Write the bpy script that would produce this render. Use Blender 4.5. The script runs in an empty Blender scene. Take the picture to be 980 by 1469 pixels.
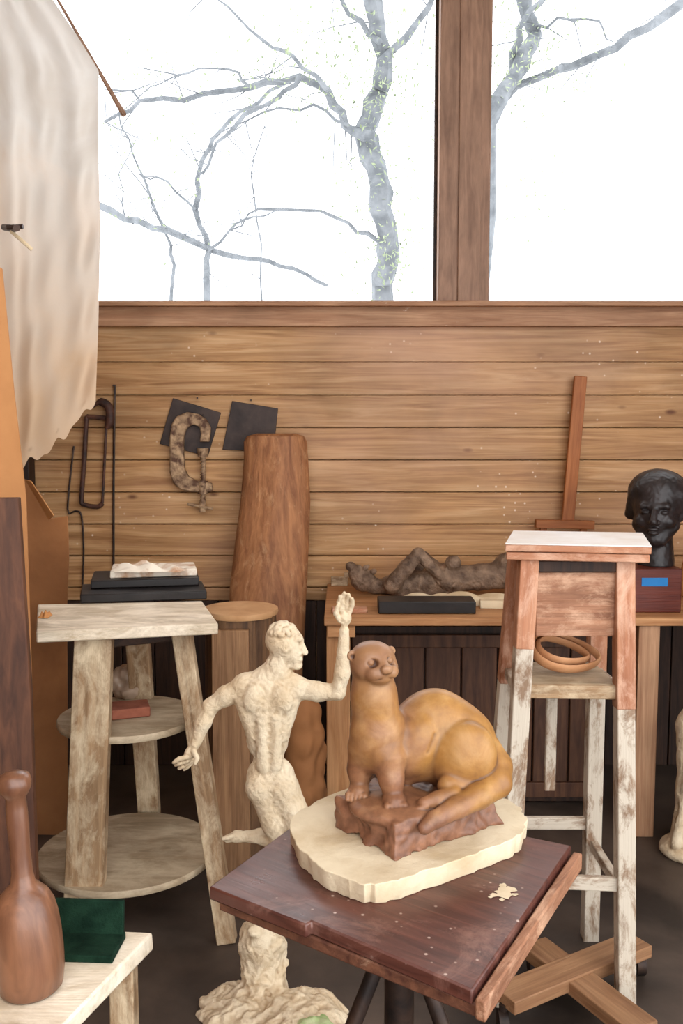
import bpy, bmesh, math, random
import numpy as np
from mathutils import Vector, Matrix
random.seed(7); np.random.seed(7)
scene=bpy.context.scene
FPX=1350.0; CAMH=1.5; P=math.radians(5.5); CP,SP=math.cos(P),math.sin(P)
# ---------- camera ----------
cd=bpy.data.cameras.new('camera'); cam=bpy.data.objects.new('camera',cd); scene.collection.objects.link(cam)
cd.sensor_width=36; cd.sensor_fit='AUTO'; cd.lens=36*FPX/1469
cam.location=(0,0,CAMH); cam.rotation_euler=(math.radians(90)-P,0,0); cd.clip_start=.02
scene.camera=cam
# survey helpers : where a sight line meets a given real plane
def ray(px,py):
    a=(px-490)/FPX; b=(734.5-py)/FPX
    return np.array([a, CP+b*SP, -SP+b*CP])
def PY(px,py,d):
    r=ray(px,py); return np.array([0,0,CAMH])+r*(d/r[1])
def PZ(px,py,z):
    r=ray(px,py); return np.array([0,0,CAMH])+r*((z-CAMH)/r[2])
# ---------- colours / materials ----------
def C(r,g,b):
    f=lambda v:(v/255/12.92) if v/255<=.04045 else ((v/255+.055)/1.055)**2.4
    return (f(r),f(g),f(b),1)
class MT:
    def __init__(s,name,rough=.7,spec=.3):
        s.m=bpy.data.materials.new(name); s.m.use_nodes=True; s.nt=s.m.node_tree
        s.b=s.nt.nodes['Principled BSDF']; s.out=s.nt.nodes['Material Output']
        s.b.inputs['Roughness'].default_value=rough; s.b.inputs['Specular IOR Level'].default_value=spec
    def n(s,t,ins=None,**kw):
        nd=s.nt.nodes.new(t)
        for k,v in kw.items(): setattr(nd,k,v)
        for k,v in (ins or {}).items(): s.set(nd.inputs[k],v)
        return nd
    def set(s,sock,v):
        if isinstance(v,bpy.types.NodeSocket): s.nt.links.new(v,sock)
        else: sock.default_value=v
    def coord(s,rand=True):
        tc=s.n('ShaderNodeTexCoord')
        if not rand: return tc.outputs['Object']
        oi=s.n('ShaderNodeObjectInfo')
        mu=s.n('ShaderNodeMath',{0:oi.outputs['Random'],1:13.0},operation='MULTIPLY')
        return s.n('ShaderNodeVectorMath',{0:tc.outputs['Object'],1:mu.outputs[0]},operation='ADD').outputs[0]
    def scale(s,v,sc): return s.n('ShaderNodeVectorMath',{0:v,1:sc},operation='MULTIPLY').outputs[0]
    def noise(s,v,sc,det=4,dist=0,rough=.55): return s.n('ShaderNodeTexNoise',{'Vector':v,'Scale':sc,'Detail':det,'Distortion':dist,'Roughness':rough}).outputs[0]
    def ramp(s,f,stops):
        r=s.n('ShaderNodeValToRGB',{0:f}); e=r.color_ramp.elements
        while len(e)<len(stops): e.new(.5)
        for i,(p,c) in enumerate(stops):
            e[i].position=p; e[i].color=c if hasattr(c,'__len__') else (c,c,c,1)
        return r.outputs[0]
    def mix(s,f,a,b,mode='MIX'):
        m=s.n('ShaderNodeMix',data_type='RGBA',blend_type=mode)
        s.set(m.inputs[0],f); s.set(m.inputs[6],a); s.set(m.inputs[7],b); return m.outputs[2]
    def math(s,op,a,b=0.0,c=None):
        d={0:a,1:b}
        if c is not None: d[2]=c
        return s.n('ShaderNodeMath',d,operation=op).outputs[0]
    def base(s,c): s.set(s.b.inputs['Base Color'],c)
    def bump(s,h,st=.3,dist=.01):
        b=s.n('ShaderNodeBump',{'Height':h,'Strength':st,'Distance':dist}); s.set(s.b.inputs['Normal'],b.outputs[0])
def wood(name,c1,c2,g=(1.2,14,14),rough=.6,spec=.3,splat=None,sp=(.60,.64),spsc=14,bump=.25,patch=.75,coat=0):
    m=MT(name,rough,spec); v=m.coord()
    gr=m.noise(m.scale(v,g),2.2,8,1.2)
    fine=m.noise(m.scale(v,(g[0]*2,g[1]*6,g[2]*6)),2.5,4,.3)
    col=m.ramp(gr,[(.32,c1),(.66,c2)])
    col=m.mix(.5,col,m.ramp(fine,[(.3,.6),(.7,1.0)]),'MULTIPLY')
    pt=m.noise(v,3.5,4); col=m.mix(.9,col,m.ramp(pt,[(.3,patch),(.65,1.0)]),'MULTIPLY')
    if splat:
        gs=tuple(.45 if q==min(g) else 1.0 for q in g)
        f=m.ramp(m.noise(m.scale(v,gs),spsc,8,.4,.72),[(sp[0],0.0),(sp[1],1.0)])
        col=m.mix(f,col,splat)
    m.base(col); m.bump(fine,bump,.004)
    if coat: m.b.inputs['Coat Weight'].default_value=coat; m.b.inputs['Coat Roughness'].default_value=.25
    return m.m
def plain(name,c,c2=None,sc=8,rough=.7,spec=.3,bump=.2,metal=0,bsc=40,bd=.004,lo=.35,hi=.65):
    m=MT(name,rough,spec); v=m.coord(); n=m.noise(v,sc,6,.3)
    m.base(m.ramp(n,[(lo,c),(hi,c2 or c)])); m.b.inputs['Metallic'].default_value=metal
    if bump: m.bump(m.noise(v,bsc,6),bump,bd)
    return m.m
# ---------- mesh building ----------
class MB:
    def __init__(s): s.v=[]; s.f=[]
    def add(s,vs,fs):
        o=len(s.v); s.v+= [tuple(map(float,q)) for q in vs]; s.f+=[tuple(i+o for i in f) for f in fs]
    def tube(s,pts,rad,seg=10,closed=False,flat=1.0,ref=None):
        pts=[Vector(p) for p in pts]; n=len(pts)
        if not hasattr(rad,'__len__'): rad=[rad]*n
        vs=[];fs=[]; prev=None
        for i,p in enumerate(pts):
            if closed: t=(pts[(i+1)%n]-pts[i-1]).normalized()
            else: t=(pts[min(i+1,n-1)]-pts[max(i-1,0)]).normalized()
            if prev is None:
                r=Vector(ref) if ref else (Vector((0,0,1)) if abs(t.z)<.9 else Vector((0,1,0)))
            else: r=prev
            u=(r-t*r.dot(t)).normalized(); prev=u; w=t.cross(u)
            for k in range(seg):
                a=2*math.pi*k/seg; vs.append(p+u*math.cos(a)*rad[i]+w*math.sin(a)*rad[i]*flat)
        m=n if closed else n-1
        for i in range(m):
            for k in range(seg):
                a=i*seg+k;b=i*seg+(k+1)%seg;j=(i+1)%n
                fs.append((a,b,j*seg+(k+1)%seg,j*seg+k))
        if not closed: fs.append(tuple(range(seg))[::-1]); fs.append(tuple((n-1)*seg+k for k in range(seg)))
        s.add(vs,fs)
    def lathe(s,prof,o=(0,0,0),seg=40,axis=None):
        pts=[];rads=[]; o=Vector(o); ax=Vector(axis or (0,0,1)).normalized()
        for r,z in prof: pts.append(o+ax*z); rads.append(max(r,1e-4))
        vs=[];fs=[]; u=Vector((1,0,0)); u=(u-ax*u.dot(ax)).normalized(); w=ax.cross(u)
        for p,r in zip(pts,rads):
            for k in range(seg):
                a=2*math.pi*k/seg; vs.append(p+(u*math.cos(a)+w*math.sin(a))*r)
        for i in range(len(pts)-1):
            for k in range(seg):
                fs.append((i*seg+k,i*seg+(k+1)%seg,(i+1)*seg+(k+1)%seg,(i+1)*seg+k))
        fs.append(tuple(range(seg))[::-1]); fs.append(tuple((len(pts)-1)*seg+k for k in range(seg)))
        s.add(vs,fs)
    def box(s,c,d):
        x,y,z=[q/2 for q in d]
        vs=[(c[0]+a*x,c[1]+b*y,c[2]+e*z) for a in(-1,1) for b in(-1,1) for e in(-1,1)]
        s.add(vs,[(0,1,3,2),(4,6,7,5),(0,4,5,1),(2,3,7,6),(0,2,6,4),(1,5,7,3)])
    def obj(s,name,mat,parent=None,smooth=True,bevel=0,origin=None,M=None,sub=0,ang=40):
        me=bpy.data.meshes.new(name); vs=s.v
        if origin is not None: vs=[(a-origin[0],b-origin[1],c-origin[2]) for a,b,c in vs]
        me.from_pydata(vs,[],s.f); me.update()
        ob=bpy.data.objects.new(name,me); scene.collection.objects.link(ob)
        if origin is not None: ob.location=origin
        if M is not None: ob.matrix_world=M
        if mat: me.materials.append(mat)
        if bevel:
            b=ob.modifiers.new('bevel','BEVEL'); b.width=bevel; b.segments=2; b.limit_method='ANGLE'
        if sub:
            b=ob.modifiers.new('sub','SUBSURF'); b.levels=sub; b.render_levels=sub
        if smooth:
            me.shade_smooth()
            try: me.set_sharp_from_angle(angle=math.radians(ang))
            except Exception: pass
        if parent: ob.parent=parent
        return ob
def empty(name,loc=(0,0,0)):
    e=bpy.data.objects.new(name,None); scene.collection.objects.link(e); e.empty_display_size=.1; return e
def box(name,c,d,mat,parent=None,rz=0,bevel=.003,rx=0,ry=0):
    m=MB(); m.box((0,0,0),d)
    M=Matrix.Translation(Vector(c))@Matrix.Rotation(rz,4,'Z')@Matrix.Rotation(ry,4,'Y')@Matrix.Rotation(rx,4,'X')
    return m.obj(name,mat,parent,bevel=bevel,M=M)
def beam(name,a,b,w,t,mat,parent=None,wdir=(1,0,0),bevel=.003,taper=1.0):
    a=Vector(a);b=Vector(b);L=(b-a).length;X=(b-a).normalized();Y=Vector(wdir);Y=(Y-X*Y.dot(X)).normalized();Z=X.cross(Y)
    m=MB(); m.box((0,0,0),(L,w,t))
    if taper!=1: m.v=[(x,y*(taper if x>0 else 1),z*(taper if x>0 else 1)) for x,y,z in m.v]
    M=Matrix((X,Y,Z)).transposed().to_4x4(); M.translation=(a+b)/2
    return m.obj(name,mat,parent,bevel=bevel,M=M)
def prism(name,poly,z0,z1,mat,parent=None,bevel=.003,jag=0,shrink=0,rot=0):
    cx=sum(p[0] for p in poly)/len(poly); cy=sum(p[1] for p in poly)/len(poly)
    area=sum(poly[i][0]*poly[(i+1)%len(poly)][1]-poly[(i+1)%len(poly)][0]*poly[i][1] for i in range(len(poly)))
    if area<0: poly=poly[::-1]
    n=len(poly);vs=[];R=Matrix.Rotation(-rot,2)
    for z,k in((z0,1-shrink),(z1,1)):
        for p in poly:
            q=R@Vector(((p[0]-cx)*k+random.uniform(-jag,jag),(p[1]-cy)*k+random.uniform(-jag,jag))); vs.append((q.x,q.y,z-z0))
    fs=[tuple(range(n))[::-1],tuple(range(n,2*n))]+[(i,(i+1)%n,n+(i+1)%n,n+i) for i in range(n)]
    m=MB(); m.add(vs,fs)
    M=Matrix.Translation((cx,cy,z0))@Matrix.Rotation(rot,4,'Z')
    return m.obj(name,mat,parent,bevel=bevel,M=M)
def plate(name,pts,th,mat,parent=None,bevel=.002):
    n=len(pts); o=sum(np.array(p) for p in pts)/n
    vs=[np.array(p)-o for p in pts]+[np.array(p)-o+np.array([0,th,0]) for p in pts]
    fs=[tuple(range(n)),tuple(range(n,2*n))[::-1]]+[(i,n+i,n+(i+1)%n,(i+1)%n) for i in range(n)]
    m=MB(); m.add(vs,fs); ob=m.obj(name,mat,parent,bevel=bevel,M=Matrix.Translation(Vector(o)))
    bm=bmesh.new(); bm.from_mesh(ob.data); bmesh.ops.recalc_face_normals(bm,faces=bm.faces); bm.to_mesh(ob.data); bm.free()
    return ob
# ---------- implicit sculpting ----------
class SDF:
    def __init__(s,lo,hi,h):
        s.lo=np.array(lo,float); s.h=h; s.n=(np.ceil((np.array(hi)-s.lo)/h)).astype(int)+1
        s.F=np.full(s.n,1.0,np.float32)
    def sub(s,lo,hi):
        a=np.clip(np.floor((lo-s.lo)/s.h).astype(int),0,s.n-1); b=np.clip(np.ceil((hi-s.lo)/s.h).astype(int)+1,1,s.n)
        sl=tuple(slice(a[i],b[i]) for i in range(3))
        ax=[(s.lo[i]+s.h*np.arange(a[i],b[i])).astype(np.float32) for i in range(3)]
        return sl,np.meshgrid(*ax,indexing='ij')
    def op(s,sl,d,k,mode):
        F=s.F[sl]
        if mode=='+':
            h=np.clip(.5+.5*(F-d)/k,0,1); s.F[sl]=F*(1-h)+d*h-k*h*(1-h)
        else:
            h=np.clip(.5-.5*(F+d)/k,0,1); s.F[sl]=F*(1-h)-d*h+k*h*(1-h)
    def cap(s,a,b,ra,rb=None,k=.01,mode='+'):
        a=np.array(a,float);b=np.array(b,float); rb=ra if rb is None else rb; mg=k+3*s.h+max(ra,rb)
        sl,(x,y,z)=s.sub(np.minimum(a,b)-mg,np.maximum(a,b)+mg)
        if x.size==0: return
        ab=b-a; L=max(ab.dot(ab),1e-12)
        t=np.clip(((x-a[0])*ab[0]+(y-a[1])*ab[1]+(z-a[2])*ab[2])/L,0,1)
        d=np.sqrt((x-a[0]-t*ab[0])**2+(y-a[1]-t*ab[1])**2+(z-a[2]-t*ab[2])**2)-(ra+(rb-ra)*t)
        s.op(sl,d,k,mode)
    def chain(s,pts,rs,k=.01,mode='+'):
        for i in range(len(pts)-1): s.cap(pts[i],pts[i+1],rs[i],rs[i+1],k,mode)
    def ell(s,c,r,k=.01,mode='+',rot=(0,0,0)):
        c=np.array(c,float); r=np.array(r if hasattr(r,'__len__') else (r,r,r),float); mg=k+3*s.h+max(r)
        sl,(x,y,z)=s.sub(c-mg,c+mg)
        if x.size==0: return
        x=x-c[0];y=y-c[1];z=z-c[2]
        if any(rot):
            R=np.array((Matrix.Rotation(rot[2],3,'Z')@Matrix.Rotation(rot[1],3,'Y')@Matrix.Rotation(rot[0],3,'X')).transposed())
            x,y,z=[R[i,0]*x+R[i,1]*y+R[i,2]*z for i in range(3)]
        k0=np.sqrt((x/r[0])**2+(y/r[1])**2+(z/r[2])**2); k1=np.sqrt((x/r[0]**2)**2+(y/r[1]**2)**2+(z/r[2]**2)**2)+1e-9
        s.op(sl,k0*(k0-1)/k1,k,mode)
    def full(s): return s.sub(s.lo-1,s.lo+s.h*s.n+1)[1]
    def poly(s,pts,z0,z1,k=.005,bat=0):
        x,y,z=s.full(); c=np.mean(np.array(pts),axis=0); d=np.maximum(z-z1,z0-z)
        for i in range(len(pts)):
            a=np.array(pts[i]);b=np.array(pts[(i+1)%len(pts)]); n=np.array([b[1]-a[1],a[0]-b[0]]); n/=np.linalg.norm(n)
            if n.dot(c-a)>0: n=-n
            d=np.maximum(d,(x-a[0])*n[0]+(y-a[1])*n[1]+bat*(z-z0))
        s.op((slice(None),)*3,d,k,'+')
    def rough(s,amp,f,fn=None):
        x,y,z=s.full()
        w=np.sin(f*x+1.7*np.sin(f*.6*y))*np.sin(f*1.1*y+1.3*np.sin(f*.7*z))*np.sin(f*.9*z+1.1*np.sin(f*.8*x))
        if fn is not None: w=w*fn(x,y,z)
        s.F+= (amp*w).astype(np.float32)
    def floor(s,z0):
        x,y,z=s.full(); s.F=np.maximum(s.F,z0-z)
    def mesh(s,name,mat,parent=None,loc=(0,0,0),smooth=2):
        F=s.F; F[0]=F[-1]=1;F[:,0]=F[:,-1]=1;F[:,:,0]=F[:,:,-1]=1
        S=F<0; n=F.shape
        cs=[(i,j,k) for i in(0,1) for j in(0,1) for k in(0,1)]
        sl=lambda c:tuple(slice(c[a],n[a]-1+c[a]) for a in range(3))
        cnt=sum(S[sl(c)].astype(np.int8) for c in cs); act=(cnt>0)&(cnt<8)
        idx=np.argwhere(act); vals=np.stack([F[idx[:,0]+c[0],idx[:,1]+c[1],idx[:,2]+c[2]] for c in cs],1)
        acc=np.zeros((len(idx),3)); w=np.zeros(len(idx))
        for a in range(8):
            for b in range(a+1,8):
                A=np.array(cs[a]);B=np.array(cs[b])
                if abs(A-B).sum()!=1: continue
                fa=vals[:,a];fb=vals[:,b]; m=(fa<0)!=(fb<0); t=np.where(m,fa/np.where(m,fa-fb,1),0)
                acc+=(A+t[:,None]*(B-A))*m[:,None]; w+=m
        V=(idx+acc/w[:,None])*s.h+s.lo
        ids=np.full(act.shape,-1,np.int64); ids[tuple(idx.T)]=np.arange(len(idx))
        Q=[]
        for ax in range(3):
            o=[a for a in range(3) if a!=ax]
            if ax==1: o=[2,0]
            s0=[slice(1,-1)]*3; s1=[slice(1,-1)]*3; s0[ax]=slice(0,-1); s1[ax]=slice(1,None)
            A=S[tuple(s0)];B=S[tuple(s1)]; e=np.argwhere(A!=B); ins=A[tuple(e.T)]
            e=e.copy()
            for q in o: e[:,q]+=1
            def cell(du,dv):
                c=e.copy(); c[:,o[0]]+=du; c[:,o[1]]+=dv; return ids[tuple(c.T)]
            q=np.stack([cell(-1,-1),cell(0,-1),cell(0,0),cell(-1,0)],1)
            q[~ins]=q[~ins][:,::-1]; Q.append(q)
        Q=np.concatenate(Q); Q=Q[(Q>=0).all(1)]
        me=bpy.data.meshes.new(name); me.from_pydata(V.tolist(),[],Q.tolist()); me.update(); me.shade_smooth()
        ob=bpy.data.objects.new(name,me); scene.collection.objects.link(ob); ob.location=loc
        me.materials.append(mat)
        if smooth:
            md=ob.modifiers.new('smooth','SMOOTH'); md.iterations=smooth; md.factor=.5
        if parent: ob.parent=parent
        return ob
# =============== MATERIALS ===============
def wallmat():
    m=MT('pine_boards',.55,.3); v=m.coord(False)
    sx=m.n('ShaderNodeSeparateXYZ',{0:v})
    idx=m.math('FLOOR',m.math('DIVIDE',m.math('SUBTRACT',sx.outputs[2],1.885),.137))
    wn=m.n('ShaderNodeTexWhiteNoise',noise_dimensions='1D'); m.set(wn.inputs['W'],idx)
    off=m.n('ShaderNodeCombineXYZ',{0:m.math('MULTIPLY',wn.outputs[0],9.0),1:m.math('MULTIPLY',wn.outputs[0],5.0)})
    vv=m.n('ShaderNodeVectorMath',{0:v,1:off.outputs[0]},operation='ADD').outputs[0]
    g=m.noise(m.scale(vv,(.9,10,17)),1.6,8,1.6)
    col=m.ramp(g,[(.30,C(158,110,68)),(.5,C(196,148,98)),(.68,C(218,174,126))])
    fine=m.noise(m.scale(vv,(2,60,90)),2,4,.4); col=m.mix(.4,col,m.ramp(fine,[(.3,.65),(.65,1.0)]),'MULTIPLY')
    col=m.mix(1.0,col,m.ramp(wn.outputs[0],[(0,.80),(1,1.06)]),'MULTIPLY')
    col=m.mix(1.0,col,m.ramp(m.noise(m.scale(v,(1,1,1.6)),2.0,6,.6,.6),[(.3,.70),(.6,1.0)]),'MULTIPLY')
    vo=m.n('ShaderNodeTexVoronoi',{'Vector':m.scale(vv,(1,.05,2.2)),'Scale':3.2,'Randomness':1.0})
    col=m.mix(m.ramp(vo.outputs[0],[(.04,.9),(.10,0.0)]),col,C(92,50,26))
    v2=m.n('ShaderNodeTexVoronoi',{'Vector':v,'Scale':24.0}); mk=m.ramp(m.noise(v,2.3,3),[(.48,0.0),(.58,1.0)])
    col=m.mix(m.math('MULTIPLY',m.ramp(v2.outputs[0],[(.06,.9),(.14,0.0)]),mk),col,C(230,210,186))
    col=m.mix(m.ramp(m.noise(v,1.1,4),[(.48,0.0),(.75,.5)]),col,C(198,156,130))
    m.base(col); m.bump(fine,.15,.003); return m.m
M_wall=wallmat()
M_trim=wood('trim_pine',C(160,114,82),C(196,152,116),splat=C(214,194,172),sp=(.66,.72),spsc=22)
M_post=wood('post_pine',C(136,104,84),C(170,134,110),g=(14,14,1.2),splat=C(196,178,160),sp=(.72,.76),spsc=20)
M_dark=wood('dark_and_shaded_boards',C(38,24,17),C(70,45,30),g=(14,14,1.2))  # dark wood tone, also carries painted under-bench shade on the lower wall
M_cab=wood('old_cabinet_wood',C(62,38,26),C(98,64,43),g=(14,14,1.2))
M_floor=plain('stained_concrete',C(46,38,33),C(88,74,64),sc=2.5,rough=.55,bump=.15,bsc=20)
M_ceil=plain('ceiling_boards',C(150,130,108),C(170,148,124),sc=3)
M_side=wood('side_boards',C(112,80,54),C(156,112,78))
M_bench=wood('bench_pine',C(166,112,68),C(202,150,102),splat=C(214,190,162),sp=(.66,.7),spsc=18)
M_paintw=wood('plaster_crusted_wood',C(140,108,76),C(184,150,112),splat=C(208,188,156),sp=(.44,.66),spsc=16,bump=.4)
M_top=wood('plaster_crusted_top',C(196,174,144),C(222,204,176),splat=C(234,220,198),sp=(.42,.62),spsc=12,bump=.3)
M_shelf=wood('grey_shelf',C(150,130,102),C(180,158,128),splat=C(196,178,150),sp=(.42,.66),spsc=10,bump=.3)
M_white=wood('chipped_white_paint',C(136,106,82),C(166,138,112),splat=C(196,184,166),sp=(.40,.52),spsc=17,bump=.4)
M_whtop=plain('white_painted_top',C(226,222,218),C(212,202,192),sc=9,rough=.5)
M_pink=wood('pink_washed_wood',C(168,108,76),C(198,142,108),splat=C(210,170,144),sp=(.48,.7),spsc=18,bump=.3)
M_box=wood('weathered_box_wood',C(138,92,66),C(184,132,100),splat=C(200,160,130),sp=(.48,.7),spsc=22,bump=.5)
M_slab=wood('red_brown_slab',C(136,86,54),C(184,126,82),g=(16,16,1.0),bump=.6,splat=C(204,158,114),sp=(.56,.76),spsc=14)
M_log=wood('log_bark',C(76,52,36),C(132,96,64),g=(16,16,1.5),bump=.8)
M_logface=wood('split_log_face',C(126,88,58),C(172,130,92),g=(1.2,14,14),bump=.5)
M_logend=plain('log_end_grain',C(176,130,86),C(202,158,114),sc=8)
M_easel=wood('easel_wood',C(154,90,50),C(184,116,68),g=(1.2,14,14))
M_hard=plain('hardboard',C(160,108,64),C(178,124,76),sc=5,rough=.8)
M_hard2=plain('kraft_board',C(134,88,52),C(160,108,66),sc=4,rough=.8)
M_plank=wood('reddish_leaning_board',C(66,38,25),C(106,66,43),g=(14,14,1.2))
M_iron=plain('dark_iron',C(36,30,28),C(70,52,42),sc=20,rough=.5,metal=.4)
M_plate=plain('dark_steel',C(44,36,34),C(72,58,52),sc=9,rough=.5,metal=.3)
M_rust=plain('rusty_clamp',C(84,56,40),C(186,154,118),sc=30,rough=.6,bump=.5,bsc=120,metal=.1,lo=.38,hi=.66)
M_black=plain('black_case',C(26,22,21),C(40,35,33),sc=10,rough=.45)
M_paper=plain('crumpled_paper',C(226,214,196),C(176,126,86),sc=14,rough=.9,bump=.5,lo=.46,hi=.66)
M_brick=plain('brick_red',C(128,72,54),C(156,94,72),sc=20,rough=.9)
M_rag=plain('cream_rag',C(196,172,136),C(220,202,170),sc=9,rough=.95,bump=.5)
M_clay=plain('brown_clay',C(84,64,50),C(146,120,98),sc=22,rough=.6,bump=.8,bsc=110,bd=.008)
M_bronze=plain('dark_bronze',C(24,20,20),C(46,38,37),sc=14,rough=.42,spec=.4,bump=.3,bsc=70)
M_redbox=wood('red_stained_block',C(84,32,22),C(112,50,34),rough=.45)
M_tape=plain('blue_tape',C(30,112,176),C(40,126,190),rough=.6,bump=0)
M_orange=plain('orange_cloth',C(196,140,86),C(174,116,66),rough=.9)
M_strap=plain('leather_strap',C(170,116,76),C(200,150,108),sc=12,rough=.6)
M_green=plain('green_felt',C(12,32,22),C(26,50,36),sc=30,rough=.95,bump=.6,bsc=200,spec=.1)
M_gclay=plain('green_paint',C(150,172,112),C(196,200,160),sc=25,rough=.8)
M_mallet=wood('turned_mallet_wood',C(104,66,46),C(142,96,68),g=(12,12,1.5),rough=.35,spec=.5,bump=.15,patch=.75,splat=C(88,50,36),sp=(.6,.85),spsc=7,coat=.15)
M_card=wood('cross_base_pine',C(138,96,66),C(180,136,98),splat=C(204,174,140),sp=(.64,.7),spsc=14)
M_under=wood('dark_under_board',C(84,50,38),C(128,84,62),splat=C(180,148,122),sp=(.6,.72),spsc=16)
M_plastic=plain('cloudy_plastic',C(160,136,114),C(186,162,140),rough=.3,sc=12)
M_slabp=plain('plaster_slab_mat',C(216,200,170),C(188,166,132),sc=10,rough=.85,bump=.7,bsc=45,lo=.42,hi=.72)
def plaster():
    m=MT('sculpture_plaster',.8,.2); v=m.coord(False)
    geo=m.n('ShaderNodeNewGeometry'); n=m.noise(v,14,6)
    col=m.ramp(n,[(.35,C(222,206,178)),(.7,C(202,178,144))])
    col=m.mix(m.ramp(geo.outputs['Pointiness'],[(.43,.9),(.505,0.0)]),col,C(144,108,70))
    m.base(col)
    h=m.noise(v,60,6,.5); m.bump(h,.8,.008); return m.m
M_plaster=plaster()
def ottermat():
    m=MT('ochre_clay',.48,.4); v=m.coord(False)
    sx=m.n('ShaderNodeSeparateXYZ',{0:v})
    n=m.noise(v,16,6,.6,.6); n2=m.noise(v,40,6,0,.65); n3=m.noise(v,9,5,.8)
    och=m.ramp(n,[(.3,C(136,92,48)),(.5,C(160,114,58)),(.75,C(184,142,88))])
    red=m.ramp(n,[(.3,C(106,68,48)),(.5,C(138,94,64)),(.75,C(168,126,90))])
    bas=m.ramp(n2,[(.3,C(92,58,42)),(.7,C(144,100,74))])
    zf=m.ramp(sx.outputs[2],[(.07,-.0),(.13,.5)])
    f=m.math('ADD',m.math('MULTIPLY',sx.outputs[0],3.2),m.math('ADD',m.math('MULTIPLY',n3,1.5),m.math('SUBTRACT',zf,.50)))
    col=m.mix(m.ramp(f,[(.30,0.0),(.85,1.0)]),red,och)
    col=m.mix(.7,col,m.ramp(n2,[(.3,.74),(.6,1.0)]),'MULTIPLY')
    low=m.math('ADD',sx.outputs[2],m.math('MULTIPLY',n2,.02))
    col=m.mix(m.ramp(low,[(.058,1.0),(.078,0.0)]),col,bas)
    hd=m.ramp(sx.outputs[2],[(.24,0.0),(.30,1.0)]); col=m.mix(m.math('MULTIPLY',hd,.5),col,C(142,106,78))
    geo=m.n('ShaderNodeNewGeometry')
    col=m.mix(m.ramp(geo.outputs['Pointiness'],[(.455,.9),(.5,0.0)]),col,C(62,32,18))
    m.base(col); m.bump(n2,.2,.003); m.b.inputs['Coat Weight'].default_value=.12; m.b.inputs['Coat Roughness'].default_value=.35
    return m.m
M_otter=ottermat()
def boardmat():
    m=MT('oiled_dark_board',.38,.5); v=m.coord(False)
    g=m.noise(m.scale(v,(1.5,14,14)),3,8,1.2)
    col=m.ramp(g,[(.3,C(60,30,25)),(.7,C(98,56,45))])
    col=m.mix(m.ramp(m.noise(v,7,7,.8,.75),[(.53,0.0),(.72,.6)]),col,C(150,110,96))
    sp=m.n('ShaderNodeTexVoronoi',{'Vector':v,'Scale':45.0}); mk=m.ramp(m.noise(v,6,3),[(.46,0.0),(.56,1.0)])
    col=m.mix(m.math('MULTIPLY',m.ramp(sp.outputs[0],[(.07,.8),(.15,0.0)]),mk),col,C(196,172,158))
    m.base(col); m.set(m.b.inputs['Roughness'],m.ramp(m.noise(v,9,5),[(.3,.25),(.7,.52)])); m.bump(g,.2,.003); return m.m
M_board=boardmat()
def canvasmat():
    m=MT('canvas_cloth',.95,.1); v=m.coord(False); sx=m.n('ShaderNodeSeparateXYZ',{0:v})
    n=m.noise(v,3,5,.8)
    st=m.ramp(n,[(.4,C(212,207,200)),(.75,C(194,184,172))])
    f=m.math('ADD',sx.outputs[2],m.math('MULTIPLY',n,1.3))
    col=m.mix(m.ramp(m.math('MULTIPLY',f,.3),[(.64,.9),(.90,0.0)]),st,C(200,168,134))
    m.base(col); m.bump(m.noise(v,160,3),.2,.002)
    tr=m.n('ShaderNodeBsdfTranslucent',{'Color':col}); mx=m.n('ShaderNodeMixShader',{0:.22,1:m.b.outputs[0],2:tr.outputs[0]})
    m.nt.links.new(mx.outputs[0],m.out.inputs[0]); return m.m
M_canvas=canvasmat()
def glassmat():
    m=MT('window_glass',.05,.5); m.nt.nodes.remove(m.b)
    t=m.n('ShaderNodeBsdfTransparent'); m.nt.links.new(t.outputs[0],m.out.inputs[0]); return m.m
M_glass=glassmat()
M_bark=plain('tree_bark',C(84,88,92),C(112,116,120),sc=7,rough=.9,bump=.3,bsc=15)
M_leaf=plain('leaves',C(112,124,98),C(132,142,114),sc=2,rough=.8,bump=0)
# =============== ROOM ===============
WY=4.0; XL,XR=-1.37,2.6; YB=-3.2; ZC=3.7; SILL=1.885
m=MB(); z=SILL
while z>0.75:
    z0=max(z-.137,.73); zz=z+(.04 if z==SILL else 0)
    m.box(((XL+XR)/2,WY+.02,(zz+z0)/2),(XR-XL,.04,(zz-z0)-.004)); z=z0
m.box(((XL+XR)/2,WY+.05,SILL/2),(XR-XL,.04,SILL))
m.box(((XL+XR)/2,WY+.05,3.6),(XR-XL,.06,.2))
m.obj('wall_back',M_wall,bevel=.003)
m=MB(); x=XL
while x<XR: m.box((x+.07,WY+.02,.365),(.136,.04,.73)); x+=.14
m.obj('wall_back_lower',M_dark,bevel=.003)  # boards coloured darker to paint in the shade below the bench
box('floor',((XL+XR)/2,(WY+YB)/2,-.05),(XR-XL+.2,WY-YB+.3,.1),M_floor,bevel=0)
box('ceiling',((XL+XR)/2,(WY+.5)/2,ZC+.05),(XR-XL+.2,WY-.5+.3,.1),M_ceil,bevel=0)
box('wall_left',(XL-.05,(WY+YB)/2,ZC/2),(.1,WY-YB+.2,ZC),M_side,bevel=0)
box('wall_right',(XR+.05,(WY+1.6)/2,ZC/2),(.1,WY-1.6+.2,ZC),M_side,bevel=0)
zs=PY(400,437,WY-.02)[2]; zt=PY(400,468,WY-.03)[2]
box('trim_1',((XL+XR)/2,WY-.005,(zs+zt)/2),(XR-XL,.07,zs-zt),M_trim)
box('trim_2',((XL+XR)/2,WY-.03,zs-.004),(XR-XL,.13,.02),M_trim)
xa=PY(628,437,WY-.05)[0]; xb=PY(700,437,WY-.05)[0]
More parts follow.
